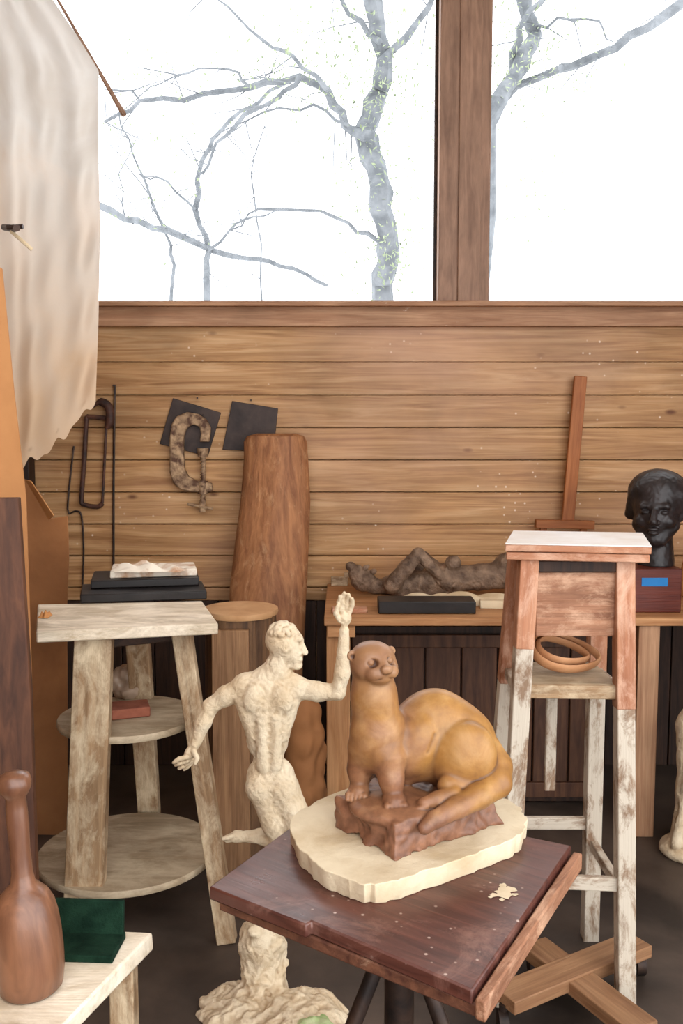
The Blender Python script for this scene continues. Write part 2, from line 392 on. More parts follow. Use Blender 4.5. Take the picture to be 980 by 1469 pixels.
def window(name,x0,x1,z0,z1):
    e=empty(name)
    box('pane',((x0+x1)/2,WY+.03,(z0+z1)/2),(x1-x0,.004,z1-z0),M_glass,e,bevel=0)
    for k,(c,d) in enumerate([(((x0+x1)/2,WY+.03,z0+.006),(x1-x0,.03,.012)),(((x0+x1)/2,WY+.03,z1-.006),(x1-x0,.03,.012)),((x0+.006,WY+.03,(z0+z1)/2),(.012,.03,z1-z0)),((x1-.006,WY+.03,(z0+z1)/2),(.012,.03,z1-z0))]):
        box('stop_%d'%(k+1),c,d,M_iron,e,bevel=.001)
window('window_1',XL,xa-.001,zs+.008,3.5); window('window_2',xb+.001,XR-.1,zs+.008,3.5)
m=MB(); m.box(((xa+xb)/2,WY,(zs+3.7)/2),(xb-xa,.13,3.7-zs)); m.obj('window_post',M_post,bevel=.004,origin=((xa+xb)/2,WY,2.5))
m=MB(); m.box(((xa+xb)/2+.02,WY-.07,(zs+3.7)/2),(.09,.012,3.7-zs)); 
m.obj('trim_3',M_post,bevel=.003)
box('corner_post',(XL+.035,WY-.05,SILL/2),(.07,.08,SILL),M_dark)
# =============== OUTSIDE TREES ===============
def tree(name,branches,D,leaves,rs=.85):
    e=empty(name); m=MB()
    for pts,r0,r1 in branches:
        P3=[]
        n=len(pts)
        for i,(a,b) in enumerate(pts): P3.append(PY(a,b,D+.35*math.sin(i*1.3+a*.01)))
        Q=[]
        for i in range(n-1):
            for t in (0,.33,.66):
                q=P3[i]*(1-t)+P3[i+1]*t
                if t: q=q+np.random.uniform(-.03,.03,3)
                Q.append(q)
        Q.append(P3[-1]); L=len(Q)
        m.tube(Q,[rs*(r0+(r1-r0)*i/(L-1))*random.uniform(.85,1.15) for i in range(L)],8)
        if r0<.07:
            for _ in range(len(Q)//2):
                i=random.randrange(1,L); a=Q[i]; dr=np.random.normal(size=3)*np.array([1,.5,.7]); dr/=np.linalg.norm(dr)
                b=a+dr*random.uniform(.15,.4); c2=b+(dr+np.random.normal(size=3)*.5)*random.uniform(.1,.3)
                m.tube([a,b,c2],[.007,.005,.003],5)
    m.obj('branches',M_bark,e)
    m=MB()
    for (a,b,sa,sb,k) in leaves:
        for _ in range(int(k*3)):
            c=PY(random.gauss(a,sa),random.gauss(b,sb),D+random.uniform(-.8,.8)); s=random.uniform(.010,.022)
            u=Vector(np.random.normal(size=3)).normalized(); w=u.orthogonal().normalized()
            c=Vector(c); m.add([c-u*s*1.6,c-w*s*.6,c+u*s*1.6,c+w*s*.6],[(0,1,2,3)])
    m.obj('leaves',M_leaf,e,smooth=False)
tree('oak_tree',[
 ([(575,960),(560,600),(548,410),(556,360),(545,300),(540,240),(522,190),(545,130),(552,80),(535,0),(520,-80)],.15,.09),
 ([(530,195),(495,180),(470,130),(430,110),(360,125),(290,135),(200,145),(150,175)],.06,.018),
 ([(545,90),(600,30),(640,-30)],.05,.025),
 ([(470,130),(420,80),(380,60),(300,-10)],.03,.012),
 ([(548,350),(500,320),(440,302),(370,300),(330,330)],.025,.01),
 ([(430,110),(400,140),(350,165),(310,205),(290,250)],.03,.016),
 ([(500,180),(450,150),(380,160),(300,200)],.018,.008),
 ([(200,145),(180,130),(150,128)],.015,.006),([(360,125),(330,100),(270,105),(215,125)],.018,.006),
 ([(545,60),(500,20),(480,-30)],.035,.016)],9.0,
 [(545,110,40,50,170),(545,250,30,70,150),(560,380,20,25,60),(470,60,60,40,120),(430,120,80,30,80)])
tree('bare_tree',[
 ([(285,980),(300,600),(296,400),(300,360),(280,300),(290,230),(305,200),(345,160),(410,120)],.055,.025),
 ([(120,285),(180,315),(240,330),(300,358),(370,372),(420,385),(470,410)],.055,.025),
 ([(245,900),(240,500),(250,380),(240,340),(215,280),(190,220),(170,160)],.03,.012),
 ([(300,358),(340,320),(400,300)],.022,.01),([(280,300),(240,260),(200,250)],.022,.01),
 ([(385,900),(380,500),(375,350),(360,250),(380,180)],.018,.008),
 ([(240,330),(200,260),(150,200)],.015,.006),([(180,315),(170,250),(200,190)],.012,.005)],12.0,
 [(230,230,60,60,110),(200,120,50,40,60)],.9)
tree('oak_tree.001',[
 ([(690,900),(690,500),(700,200),(715,145),(748,95),(768,50),(752,0),(745,-60)],.11,.08),
 ([(720,140),(735,100),(745,40),(790,-20)],.045,.03),
 ([(805,98),(860,78),(930,40),(1000,-15)],.05,.06),([(715,150),(750,120),(805,98)],.03,.045),
 ([(768,50),(800,25),(860,30),(880,60)],.02,.008)],9.5,
 [(780,30,50,40,130),(740,110,25,40,70),(800,110,40,20,50),(770,290,20,30,25)])
# =============== WALL-HUNG THINGS ===============
d=3.988
plate('steel_plate',[PY(248,571,d),PY(317,592,d),PY(298,655,d),PY(229,637,d)],.01,M_plate)
plate('steel_plate.001',[PY(333,575,d),PY(399,586,d),PY(392,649,d),PY(319,645,d)],.01,M_plate)
D=3.95
def smoothpts(pts,n=4):
    pts=[np.array(p) for p in pts]; out=[]
    for i in range(len(pts)-1):
        p0=pts[max(i-1,0)];p1=pts[i];p2=pts[i+1];p3=pts[min(i+2,len(pts)-1)]
        for t in np.linspace(0,1,n,endpoint=False):
            out.append(.5*((2*p1)+(-p0+p2)*t+(2*p0-5*p1+4*p2-p3)*t*t+(-p0+3*p1-3*p2+p3)*t**3))
    out.append(pts[-1]); return out
cc_=empty('c_clamp')
plate('frame',[PY(a,b,D) for a,b in[(302,614),(296,602),(284,594),(268,591),(253,597),(245,610),(243,630),(243,678),(248,693),(258,702),(274,706),(304,706),(304,693),(282,690),(270,684),(264,672),(263,650),(263,628),(267,615),(276,609),(286,612),(288,622),(286,634),(300,634)]],.03,M_rust,cc_,.006)
m=MB(); D2=D+.015
m.tube([PY(292,652,D2),PY(291,732,D2)],.009,12)
for q in range(18): m.tube([PY(291,656+q*4,D2),PY(291,657.6+q*4,D2)],.0115,10)
m.tube([PY(291,643,D2),PY(291,656,D2)],[.026,.02],14); m.tube([PY(291,690,D2),PY(291,708,D2)],.022,10)
m.tube([PY(269,723,D2-.01),PY(305,730,D2-.01)],.0065,8); m.tube([PY(291,718,D2),PY(291,734,D2)],.014,10)
m.obj('screw',M_rust,cc_)
M_blade=plain('saw_iron',C(44,30,26),C(92,58,44),sc=20,rough=.6)
hs=empty('hacksaw'); m=MB(); D=3.98
m.tube(smoothpts([PY(a,b,D) for a,b in[(152,600),(128,598),(124,604),(121,660),(117,715),(121,724),(140,727),(147,722)]],3),.010,8)
m.obj('frame',M_blade,hs); m=MB(); m.tube([PY(147,722,D),PY(153,600,D)],.006,6); m.obj('blade',M_blade,hs)
m=MB(); m.tube(smoothpts([PY(a,b,D-.01) for a,b in[(131,583),(145,577),(156,584),(158,604),(153,614)]],3),[.010]*3+[.018]*8+[.012]*2,10); m.obj('handle',M_blade,hs)
D=3.99
m=MB(); m.tube([PY(165,552,D),PY(164,600,D),PY(163,700,D),PY(163,850,D)],.005,6); m.obj('iron_rod',M_iron)
m=MB(); m.tube(smoothpts([PY(a,b,D) for a,b in[(106,640),(97,730),(108,733),(117,740),(120,790),(118,850)]],3),.004,6); m.obj('hanging_wire',M_iron)
m=MB()
for a,b in[(283,571),(360,574),(291,595),(155,578),(163,553)]: m.tube([PY(a,b,4.0),PY(a,b,3.93)],.004,6)
m.obj('wall_nails',M_iron)
# =============== BENCH ===============
BZ=.81; bl=PZ(465,887,BZ); BF=bl[1]
be=empty('workbench'); XB=2.3
box('top',((bl[0]+XB)/2,(BF+3.97)/2,BZ-.014),(XB-bl[0],3.97-BF,.028),M_bench,be)
box('left_cleat',(bl[0]+.06,(BF+3.97)/2,BZ-.05),(.10,3.97-BF-.03,.045),M_bench,be)
beam('leg_1',(bl[0]+.05,BF+.07,0),(bl[0]+.05,BF+.07,BZ-.03),.085,.06,M_bench,be)
beam('leg_2',(bl[0]+.05,3.9,0),(bl[0]+.05,3.9,BZ-.03),.085,.06,M_bench,be)
xr=PZ(922,1200,0)[0]
beam('leg_3',(xr,BF+.05,0),(xr,BF+.05,BZ-.03),.075,.06,M_trim,be)
beam('leg_4',(XB-.06,BF+.07,0),(XB-.06,BF+.07,BZ-.03),.075,.06,M_bench,be)
beam('leg_5',(XB-.06,3.9,0),(XB-.06,3.9,BZ-.03),.075,.06,M_bench,be)
box('back_rail',((bl[0]+XB)/2,3.9,BZ-.07),(XB-bl[0],.03,.08),M_dark,be)
cab=empty('wooden_cabinet')
x0=PY(505,950,3.55)[0];x1=PY(872,950,3.55)[0]
box('carcass',((x0+x1)/2,3.75,.36),(x1-x0,.34,.70),M_dark,cab)
nn=7; wpan=(x1-x0)/nn
for k in range(nn):
    box('front_board_%d'%(k+1),(x0+wpan*(k+.5),3.57,.37),(wpan-.006,.02,.62),M_cab,cab,bevel=.004)
box('front_rail',((x0+x1)/2,3.555,.66),(x1-x0,.02,.05),M_cab,cab); box('front_sill',((x0+x1)/2,3.555,.07),(x1-x0,.02,.06),M_cab,cab)
m=MB()
for k in(2,5): m.lathe([(.004,0),(.006,.01),(.012,.016),(.010,.026),(.001,.028)],(x0+wpan*k,3.56,.45),16,(0,-1,0))
m.obj('knobs',M_iron,cab)
def onbench(name,a,b,pyf,h,dep,mat,rz=0,par=None,bevel=.004):
    p=PZ(a,pyf,BZ);q=PZ(b,pyf,BZ); return box(name,((p[0]+q[0])/2,p[1]+dep/2,BZ+h/2),(q[0]-p[0],dep,h),mat,par,rz,bevel)
onbench('black_case',543,683,881,.045,.12,M_black)
onbench('wooden_block',476,527,880,.018,.05,M_pink,.05)
onbench('wooden_wedge',690,742,874,.03,.05,M_rag,-.1)
def cloth(name,cx,cy,z0,rx,ry,h,mat,seed=0,nx=50,ny=26,par=None):
    m=MB();vs=[];fs=[]
    for j in range(ny):
        for i in range(nx):
            u=i/(nx-1)*2-1;w=j/(ny-1)*2-1
            e=max(0,1-abs(u)**4)*max(0,1-abs(w)**3)
            zz=z0+.002+h*e*(.55+.25*math.sin(9*u+3*w+seed)+.2*math.sin(5*w-7*u*w+seed*2))
            vs.append((cx+rx*u*(1+.08*math.sin(5*w+seed)),cy+ry*w*(1+.12*math.sin(6*u+seed)),zz))
    for j in range(ny-1):
        for i in range(nx-1): a=j*nx+i; fs.append((a,a+1,a+nx+1,a+nx))
    m.add(vs,fs); o=m.obj(name,mat,par,ang=180); return o
p=PZ(655,866,BZ); cloth('folded_rag',p[0],p[1]+.02,BZ,.24,.07,.045,M_rag,1.2)
m=MB(); q=PZ(487,840,BZ); m.box((q[0],q[1],BZ+.02),(.07,.02,.04)); m.box((q[0]+.03,q[1],BZ+.045),(.02,.03,.02)); m.obj('bench_stop',M_paintw,bevel=.003)
# reclining torso sculpture
DT=3.72
S=SDF(PY(485,870,DT)-np.array([0,.15,.03]),PY(905,770,DT)+np.array([0,.15,.02]),.0032)
w=lambda a,b,o=0: PY(a,b,DT+o)
S.ell(w(521,832),(.050,.048,.046),.01); S.ell(w(512,822),(.034,.04,.034),.01)
S.ell(w(503,812),(.02,.022,.018),.008)
S.cap(w(524,815,-.02),w(528,812,-.02),.010,.007,.006); S.ell(w(536,820,-.02),(.014,.016,.012),.006); S.ell(w(522,834,-.046),(.008,.006,.014),.004)
S.cap(w(536,842),w(562,840),.028,.034,.02)
S.cap(w(564,838,-.04),w(564,838,.06),.034,.034,.025)
S.chain([w(562,840,-.06),w(583,814,-.065),w(600,795,-.065)],[.032,.029,.024],.010)
S.chain([w(600,795,-.065),w(618,812,-.065),w(642,835,-.055)],[.025,.022,.017],.008)
S.chain([w(575,838,.05),w(600,810,.06),w(607,800,.06),w(650,830,.04)],[.03,.027,.025,.02],.01)
S.chain([w(578,840),w(640,830),w(690,828),w(745,822),w(770,824)],[.036,.058,.048,.062,.064],.025)
S.ell(w(650,808,-.035),.032,.010); S.ell(w(650,808,.04),.032,.010); S.ell(w(735,806,0),(.07,.06,.04),.02)
S.cap(w(700,806,-.01),w(702,806,-.02),.004,.004,.006,'-')
for s_ in(-.045,.045): S.chain([w(765,828,s_),w(820,808,s_),w(875,850,s_)],[.05,.036,.022],.015)
S.cap(w(570,850),w(640,852),.036,.036,.02)
S.rough(.0022,150); S.rough(.0012,270); S.floor(BZ+.001)
S.mesh('reclining_torso_sculpture',M_clay,smooth=1)
# bust
DBu=3.45
bu=empty('portrait_bust'); xbl=PY(908,850,DBu-.09)[0];xbr=PY(978,850,DBu-.09)[0]
ztb=PY(940,816,DBu-.09)[2]
box('red_block',((xbl+xbr)/2,DBu,(BZ+ztb)/2),(xbr-xbl,.18,ztb-BZ),M_redbox,bu)
ta=PY(921,829,DBu-.092);tb=PY(958,841,DBu-.092)
box('tape_label',((ta[0]+tb[0])/2,DBu-.0915,(ta[2]+tb[2])/2),(tb[0]-ta[0],.002,ta[2]-tb[2]),M_tape,bu,bevel=0)
U=.00272; cx,cy0,cz=PY(943,730,DBu)
S=SDF((cx-.15,cy0-.16,ztb-.01),(cx+.15,cy0+.16,cz+.18),.0028)
yaw=math.radians(24)
def hb(s_,f_,u_):
    c,s=math.cos(yaw),math.sin(yaw)
    return np.array([cx+U*(s_*c-f_*s),cy0+U*(-f_*c-s_*s),cz+U*u_])
S.ell(hb(0,-4,10),(35*U,40*U,40*U),.01,rot=(0,0,-yaw))
S.ell(hb(0,6,-8),(27*U,32*U,38*U),.012,rot=(0,0,-yaw))
S.ell(hb(0,22,-38),(14*U,13*U,11*U),.015)
S.cap(hb(-18,12,-20),hb(-8,22,-38),13*U,9*U,.012);S.cap(hb(18,12,-20),hb(8,22,-38),13*U,9*U,.012)
S.cap(hb(-15,33,6),hb(15,33,6),5*U,5*U,.008)
for k_ in(-1,1):
    S.ell(hb(12*k_,38,-1),(7*U,6*U,5*U),.006,'-'); S.ell(hb(12*k_,31,-2),(6*U,5*U,3.6*U),.002)
    S.ell(hb(17*k_,26,-14),(9*U,8*U,8*U),.01)
    S.ell(hb(29*k_,0,-8),(4*U,7*U,10*U),.006)
S.cap(hb(0,37,3),hb(0,45,-13),3.2*U,5.2*U,.006); S.cap(hb(-5,40,-15),hb(5,40,-15),3.4*U,3.4*U,.004)
S.ell(hb(0,38,-24),(8*U,5*U,2.8*U),.002); S.ell(hb(0,37,-29),(7*U,5*U,3.2*U),.002); S.cap(hb(-7,42,-26.5),hb(7,42,-26.5),.6*U,.6*U,.003,'-')
S.ell(hb(0,-8,22),(40*U,42*U,32*U),.004,rot=(0,0,-yaw)); S.cap(hb(-28,12,20),hb(-35,-4,-8),9*U,8*U,.01); S.cap(hb(28,12,20),hb(35,-4,-8),9*U,8*U,.01)
S.ell(hb(0,-32,-8),(26*U,18*U,20*U),.015)
S.cap(hb(0,-6,-30),hb(0,-4,-85),20*U,25*U,.015)
S.rough(.0012,160); S.floor(ztb)
S.mesh('bronze_head',M_bronze,bu)
p=PZ(985,862,BZ); cloth('orange_cloth',p[0]+.10,p[1]+.12,BZ,.09,.12,.20,M_orange,.4)
# easel on the bench leaning at the wall
ea=empty('table_easel'); D=3.93
beam('mast',PY(814,752,D),PY(833,540,D+.03),.052,.02,M_easel,ea)
a=PY(768,751,D-.02);b=PY(852,753,D-.02); beam('crossbar',a,b,.035,.035,M_easel,ea,(0,0,1))
beam('foot_1',(a[0]+.02,3.93,BZ),(a[0]+.04,3.93,a[2]),.03,.02,M_easel,ea); beam('foot_2',(b[0]-.02,3.93,BZ),(b[0]-.04,3.93,b[2]),.03,.02,M_easel,ea)
# =============== SLAB + LOG ===============
# half-round weathered timber slab leaning on the wall (rounded face to the room)
rows=[(622,368,424,3.88),(626,354,436,3.88),(634,350,440,3.88),(660,350,442,3.87),(720,345,445,3.85),(780,337,443,3.83),(840,330,440,3.80),(900,328,437,3.77),(960,330,434,3.74)]
vs=[];fs=[];NS=15
lv=[]
for (py,xl,xr_,dd) in rows:
    a=PY(xl,py,dd);b=PY(xr_,py,dd); lv.append((a[0],b[0],dd,(a[2]+b[2])/2))
a=PY(336,1100,3.68);b=PY(430,1100,3.68); lv.append((a[0],b[0],3.66,0.0))
for r_,(xa_,xb_,dd,zz) in enumerate(lv):
    for k in range(NS):
        t=k/(NS-1); x=xa_+(xb_-xa_)*t; bulge=.055*(math.sin(math.pi*t)**.6)*(.5 if r_==0 else 1)*(1+.10*math.sin(9*t+r_*.7))
        vs.append((x,dd-bulge,zz))
    for k in range(NS):
        t=k/(NS-1); vs.append((xb_+(xa_-xb_)*t,dd+.03,zz))
n2=2*NS
for r_ in range(len(lv)-1):
    for k in range(n2): fs.append((r_*n2+k,r_*n2+(k+1)%n2,(r_+1)*n2+(k+1)%n2,(r_+1)*n2+k))
fs.append(tuple(range(n2))); fs.append(tuple((len(lv)-1)*n2+k for k in range(n2))[::-1])
m=MB(); m.add(vs,fs); ob=m.obj('wooden_slab',M_slab,bevel=0,ang=50)
bm=bmesh.new(); bm.from_mesh(ob.data); bmesh.ops.recalc_face_normals(bm,faces=bm.faces); bm.to_mesh(ob.data); bm.free()
lg=empty('tree_stump'); zl=.86; c=PZ(345,879,zl); m=MB();seg=28
R0=.118; vs=[];fs=[]
for k in range(12):
    z=zl*k/11
    for s_ in range(seg):
        a=2*math.pi*s_/seg; r=R0*(1.12-.12*k/11)*(1+.05*math.sin(3*a+k*.2)+.03*math.sin(7*a+k*.4)); vs.append((c[0]+r*math.cos(a),c[1]+r*math.sin(a),z))
for k in range(11):
    for s_ in range(seg): fs.append((k*seg+s_,k*seg+(s_+1)%seg,(k+1)*seg+(s_+1)%seg,(k+1)*seg+s_))
fs.append(tuple(range(seg))[::-1]); m.add(vs,fs); m.obj('trunk',M_log,lg)
m=MB(); m.lathe([(.124,0),(.128,.01),(.126,.02)],(c[0],c[1],zl-.004),36); m.obj('end_grain_top',M_logend,lg)
beam('split_face',(c[0]-.02,c[1]-.135,.02),(c[0]-.02,c[1]-.118,.83),.12,.035,M_logface,lg)
# =============== LEFT MODELLING STAND ===============
ls=empty('modelling_stand'); TZ=.94
tp=[PZ(52,906,TZ)[:2],PZ(313,894,TZ)[:2],PZ(290,862,TZ)[:2],PZ(54,867,TZ)[:2]]
prism('top',tp,TZ-.032,TZ,M_top,ls,.004)
cxy=np.mean(tp,axis=0)
fl_t=PY(136,925,tp[0][1]+.09); fl_b=PZ(116,1372,0)
beam('leg_1',(fl_b[0],fl_b[1]+.02,0),(fl_t[0],fl_t[1],TZ-.03),.112,.04,M_paintw,ls,taper=.92)
fr_b=PZ(326,1350,0); fr_t=PY(260,918,fr_b[1]+.10)
beam('leg_2',(fr_b[0],fr_b[1],0),(fr_t[0],fr_t[1],TZ-.03),.055,.05,M_paintw,ls)
beam('leg_3',(cxy[0]-.02,3.12,0),(cxy[0],2.86,TZ-.03),.07,.045,M_paintw,ls)
beam('apron',(fl_t[0]-.03,fl_t[1]+.03,TZ-.055),(fr_t[0],fr_t[1]+.02,TZ-.055),.045,.03,M_dark,ls,(0,0,1))
for k,(px,py,r) in enumerate([(183,1030,.205),(183,1222,.268)]):
    q=PY(px,py,2.76); m=MB(); m.lathe([(r-.002,0),(r,.004),(r,.016),(r-.003,.02)],(0,0,0),56)
    m.obj('round_shelf_%d'%(k+1),M_shelf,ls,M=Matrix.Translation((q[0],q[1],q[2]-.01)))
    if k==0: MZ=q[2]+.01; MC=q
def onz(name,pts,z,h,mat,par=None,bevel=.004,jag=0):
    return prism(name,[PZ(a,b,z)[:2] for a,b in pts],z,z+h,mat,par,bevel,jag)
onz('black_case.001',[(115,866),(297,860),(290,845),(118,850)],TZ+.001,.028,M_black)
onz('black_case.002',[(130,845),(286,840),(282,826),(135,830)],TZ+.03,.026,M_black)
np_=empty('newspaper_parcel')
onz('parcel',[(158,830),(283,826),(278,816),(162,819)],TZ+.057,.024,M_paper,np_,.004,.002)
p=PZ(215,818,TZ+.08); cloth('wrapping',p[0],p[1],TZ+.080,.115,.05,.032,M_paper,2.3,par=np_)
p=PZ(65,885,TZ); cloth('paper_scrap',p[0],p[1],TZ,.016,.025,.02,M_orange,.9,12,8)
onz('brick',[(160,1034),(216,1028),(212,1016),(158,1020)],MZ+.001,.03,M_brick)
q=PZ(178,1010,MZ)
S=SDF((q[0]-.09,q[1]-.0,MZ-.01),(q[0]+.09,q[1]+.16,MZ+.13),.004)
S.ell((q[0],q[1]+.08,MZ+.03),(.06,.045,.04)); S.ell((q[0]-.012,q[1]+.08,MZ+.07),(.045,.03,.028),.02); S.cap((q[0]+.0,q[1]+.08,MZ+.08),(q[0]+.035,q[1]+.08,MZ+.085),.016,.006,.01)
S.rough(.012,55); S.rough(.006,110); S.floor(MZ+.001); S.mesh('plastic_bag',M_plastic,smooth=1)
# sack between stump and bench
S=SDF((-.34,3.02,-.01),(-.02,3.42,.70),.006)
q=PY(462,1060,3.2); S.ell((q[0]-.065,3.23,.22),(.08,.10,.22),.04); S.ell((q[0]-.065,3.23,.42),(.065,.08,.12),.05); S.cap((q[0]-.08,3.23,.47),(q[0]-.06,3.21,.57),.04,.02,.04)
S.rough(.012,40); S.floor(0); S.mesh('paper_sack',M_hard2)
# =============== CANVAS, LEFT BOARDS ===============
def botm(x):
    xs=[-90,-20,35,48,70,100,118,138]; ys=[640,655,668,660,648,618,598,574]; return float(np.interp(x,xs,ys))
m=MB(); NU,NV=90,120; vs=[];fs=[]
for j in range(NV):
    v=j/(NV-1)
    for i in range(NU):
        u=i/(NU-1)
        yb=-40+v*(botm(-90+228*u)+40) + (4*math.sin(u*40)+3*math.sin(u*71+1) if v>.98 else 0)
        xr_=float(np.interp(yb,[-40,0,50,102,200,330,470,580],[50,76,110,142,141,144,141,137]))
        x=-90+(xr_+90)*u
        dd=2.55+.5*u+.026*math.sin(u*15+2.2*v)*(.3+.7*v)+.014*math.sin(u*31-3*v+1)+.02*math.sin(u*9+v*9)*math.sin(v*6)+.008*math.sin(v*40+u*20)*math.sin(u*12)+.06*(1-v)
        vs.append(PY(x,yb,dd))
for j in range(NV-1):
    for i in range(NU-1): a=j*NU+i; fs.append((a,a+NU,a+NU+1,a+1))
m.add(vs,fs); ob=m.obj('canvas_drop_cloth',M_canvas,ang=180)
m=MB(); m.tube([PY(60,-40,3.16),PY(142,102,3.1),PY(178,165,3.05)],[.004,.006,.009],8); m.obj('wooden_stick',M_post)
hk=empty('hook_bolt')
m=MB(); m.tube([PY(6,326,2.62),PY(20,328,2.5),PY(24,327,2.42)],.009,8); m.tube([PY(10,326,2.45),PY(33,325,2.45)],.006,8); m.obj('bolt',M_iron,hk)
m=MB(); m.tube([PY(16,332,2.5),PY(30,344,2.49),PY(46,358,2.5)],.005,6); m.obj('string',M_rag,hk)
hb_=[PY(-160,300,2.2),PY(3,385,2.42),PY(20,560,2.42),PY(37,712,2.42)]
plate('hardboard_sheet',[hb_[0],hb_[1],hb_[2],hb_[3],np.array([hb_[3][0],2.42,0]),np.array([hb_[0][0],2.2,0])],.006,M_hard)
m_=[PY(-120,716,2.08),PY(26,714,2.2),PY(44,1000,2.16),PY(52,1250,2.12)]
plate('leaning_board',[m_[0],m_[1],m_[2],np.array([m_[3][0],2.12,0]),np.array([m_[0][0],2.05,0])],.02,M_plank)
cs_=empty('cardboard_sheet')
k=[PY(20,680,3.3),PY(40,690,3.3),PY(58,722,3.3),PY(74,744,3.3),PY(97,740,3.3),PY(99,800,3.3),PY(96,870,3.3)]
plate('sheet',k+[np.array([k[-1][0]-.02,3.3,0]),np.array([k[0][0],3.3,0])],.006,M_hard2,cs_)
kk=[PY(36,688,3.27),PY(44,690,3.25),PY(77,740,3.22),PY(70,746,3.27)]
plate('curled_corner',kk,.01,M_orange,cs_)
# =============== TALL STAND (right) ===============
ts=empty('tall_turntable_stand'); HZ=1.2
tp=[PZ(725,779,HZ)[:2],PZ(935,783,HZ)[:2],PZ(922,764,HZ)[:2],PZ(736,761,HZ)[:2]]
prism('top_board',tp,HZ-.021,HZ-.004,M_pink,ts,.002)
prism('top_paint_layer',tp,HZ-.0038,HZ,M_whtop,ts,.001,jag=.0006)
c_=np.mean(tp,axis=0); tp2=[c_+(np.array(t)-c_)*np.array([.985,.97]) for t in tp]
prism('under_board',tp2,HZ-.043,HZ-.0225,M_pink,ts,.003)
fy=tp[0][1]+.03; by=tp[3][1]-.05
fr=PZ(897,1452,0); fl=PZ(722,1440,0)
LT=HZ-.043
def at(px,y): return PY(px,850,y)[0]
L={}
L['fr']=((fr[0],fr[1],0),(at(893,fy),fy,LT)); L['fl']=((fl[0],fl[1],0),(at(757,fy),fy,LT))
L['br']=((fr[0]+.0,by+.08,0),(at(893,fy)-.01,by,LT)); L['bl']=((fl[0]+.0,by+.08,0),(at(757,fy)+.01,by,LT))
def lp(k,z):
    a,b=np.array(L[k][0]),np.array(L[k][1]); return a+(b-a)*z/LT
for i,kx in enumerate(['fl','fr','bl','br']):
    a,b=L[kx]; zm=.93 if kx=='fl' else .78
    beam('leg_%d'%(i+1),a,lp(kx,zm+.01),.045,.045,M_white,ts)
    beam('leg_upper_%d'%(i+1),lp(kx,zm),b,.047,.047,M_pink,ts)
A=lp('fl',LT);B=lp('fr',LT)
box('drawer_box',((A[0]+B[0])/2,(fy+by)/2,LT-.115),(B[0]-A[0]-.04,by-fy+.02,.165),M_box,ts)
box('box_rail',((A[0]+B[0])/2,fy-.004,LT-.018),(B[0]-A[0]-.04,.03,.03),M_dark,ts)
def rung(k1,k2,z,w=.03,t=.02,mat=M_white,n='rung'):
    beam(n,lp(k1,z),lp(k2,z),w,t,mat,ts,(0,0,1))
SZ=.83
rung('fl','fr',SZ-.01,.035,.02,M_paintw,'shelf_front_rail')
pA=lp('fl',SZ);pB=lp('fr',SZ);pD=lp('bl',SZ)
box('shelf',((pA[0]+pB[0])/2,(pA[1]+pD[1])/2,SZ-.0),(pB[0]-pA[0]-.03,pD[1]-pA[1],.016),M_shelf,ts)
rung('fl','bl',SZ-.02);rung('fr','br',SZ-.02); rung('bl','br',.36,.035); rung('fl','fr',.33,.035); rung('fl','bl',.30);rung('fr','br',.30)
beam('peg_strip',((pA[0]+pB[0])/2-.0,by+.02,.47),((pA[0]+pB[0])/2,by+.02,.82),.03,.015,M_white,ts)
# coiled strap
m=MB(); sc=np.array([(pA[0]+pB[0])/2+.003,pA[1]+.09,SZ+.026])
for (ox,oz,rx,rz,tl) in[(0,.0,.088,.040,-.16),(-.008,.004,.066,.026,-.22)]:
    pts=[]
    for i in range(64):
        a=2*math.pi*i/64; X=rx*math.cos(a); Z=rz*math.sin(a)*(1-.25*math.cos(a))
        pts.append((sc[0]+ox+X,sc[1]+Z*.9,sc[2]+.040+oz+Z*.85+tl*X))
    m.tube(pts,.016,10,closed=True,flat=.35,ref=(0,1,.2))
m.obj('coiled_leather_strap',M_strap)
# cross base with casters
cb=empty('caster_cross_base')
a1=PZ(722,1432,.09);a2=PZ(918,1352,.09); b1=PZ(765,1352,.09);b2=PZ(925,1475,.09)
for n_,a,b,zz in(('arm_1',a1,a2,.085),('arm_2',b1,b2,.085)):
    a=a.copy();b=b.copy();a[2]=b[2]=zz if n_=='arm_1' else zz-.006; beam(n_,a,b,.085,.035,M_card,cb,(b[1]-a[1],-(b[0]-a[0]),0))
m=MB()
for q in(a1,a2,b1,b2):
    m.tube([(q[0]-.012,q[1],.03),(q[0]+.012,q[1],.03)],.03,18); m.tube([(q[0],q[1],.03),(q[0],q[1],.075)],.01,8)
m.obj('casters',M_iron,cb)
# =============== PLASTER STATUE AT THE RIGHT EDGE ===============
q=PZ(985,1216,0); cx=q[0]+.005;cy=q[1]-.05
S=SDF((cx-.2,cy-.17,-.01),(cx+.26,cy+.17,1.0),.005)
S.ell((cx+.0,cy,.02),(.115,.11,.045),.02); cx+=.002
S.chain([(cx-.055,cy,.05),(cx-.03,cy-.02,.24),(cx-.02,cy,.46)],[.030,.040,.055],.03)
S.chain([(cx+.05,cy+.01,.05),(cx+.055,cy-.01,.24),(cx+.045,cy,.46)],[.032,.045,.065],.03)
S.chain([(cx+.01,cy,.47),(cx+.015,cy,.58),(cx+.01,cy,.70)],[.06,.05,.055],.03); cx+=.05
S.cap((cx-.05,cy,.74),(cx+.08,cy,.74),.03,.03,.03); S.cap((cx+.01,cy,.75),(cx+.01,cy,.83),.026,.024,.02); S.ell((cx+.01,cy-.01,.875),(.038,.046,.055),.01)
S.ell((cx+.01,cy-.055,.87),(.006,.01,.012),.004); S.ell((cx+.01,cy+.01,.90),(.041,.045,.04),.004)
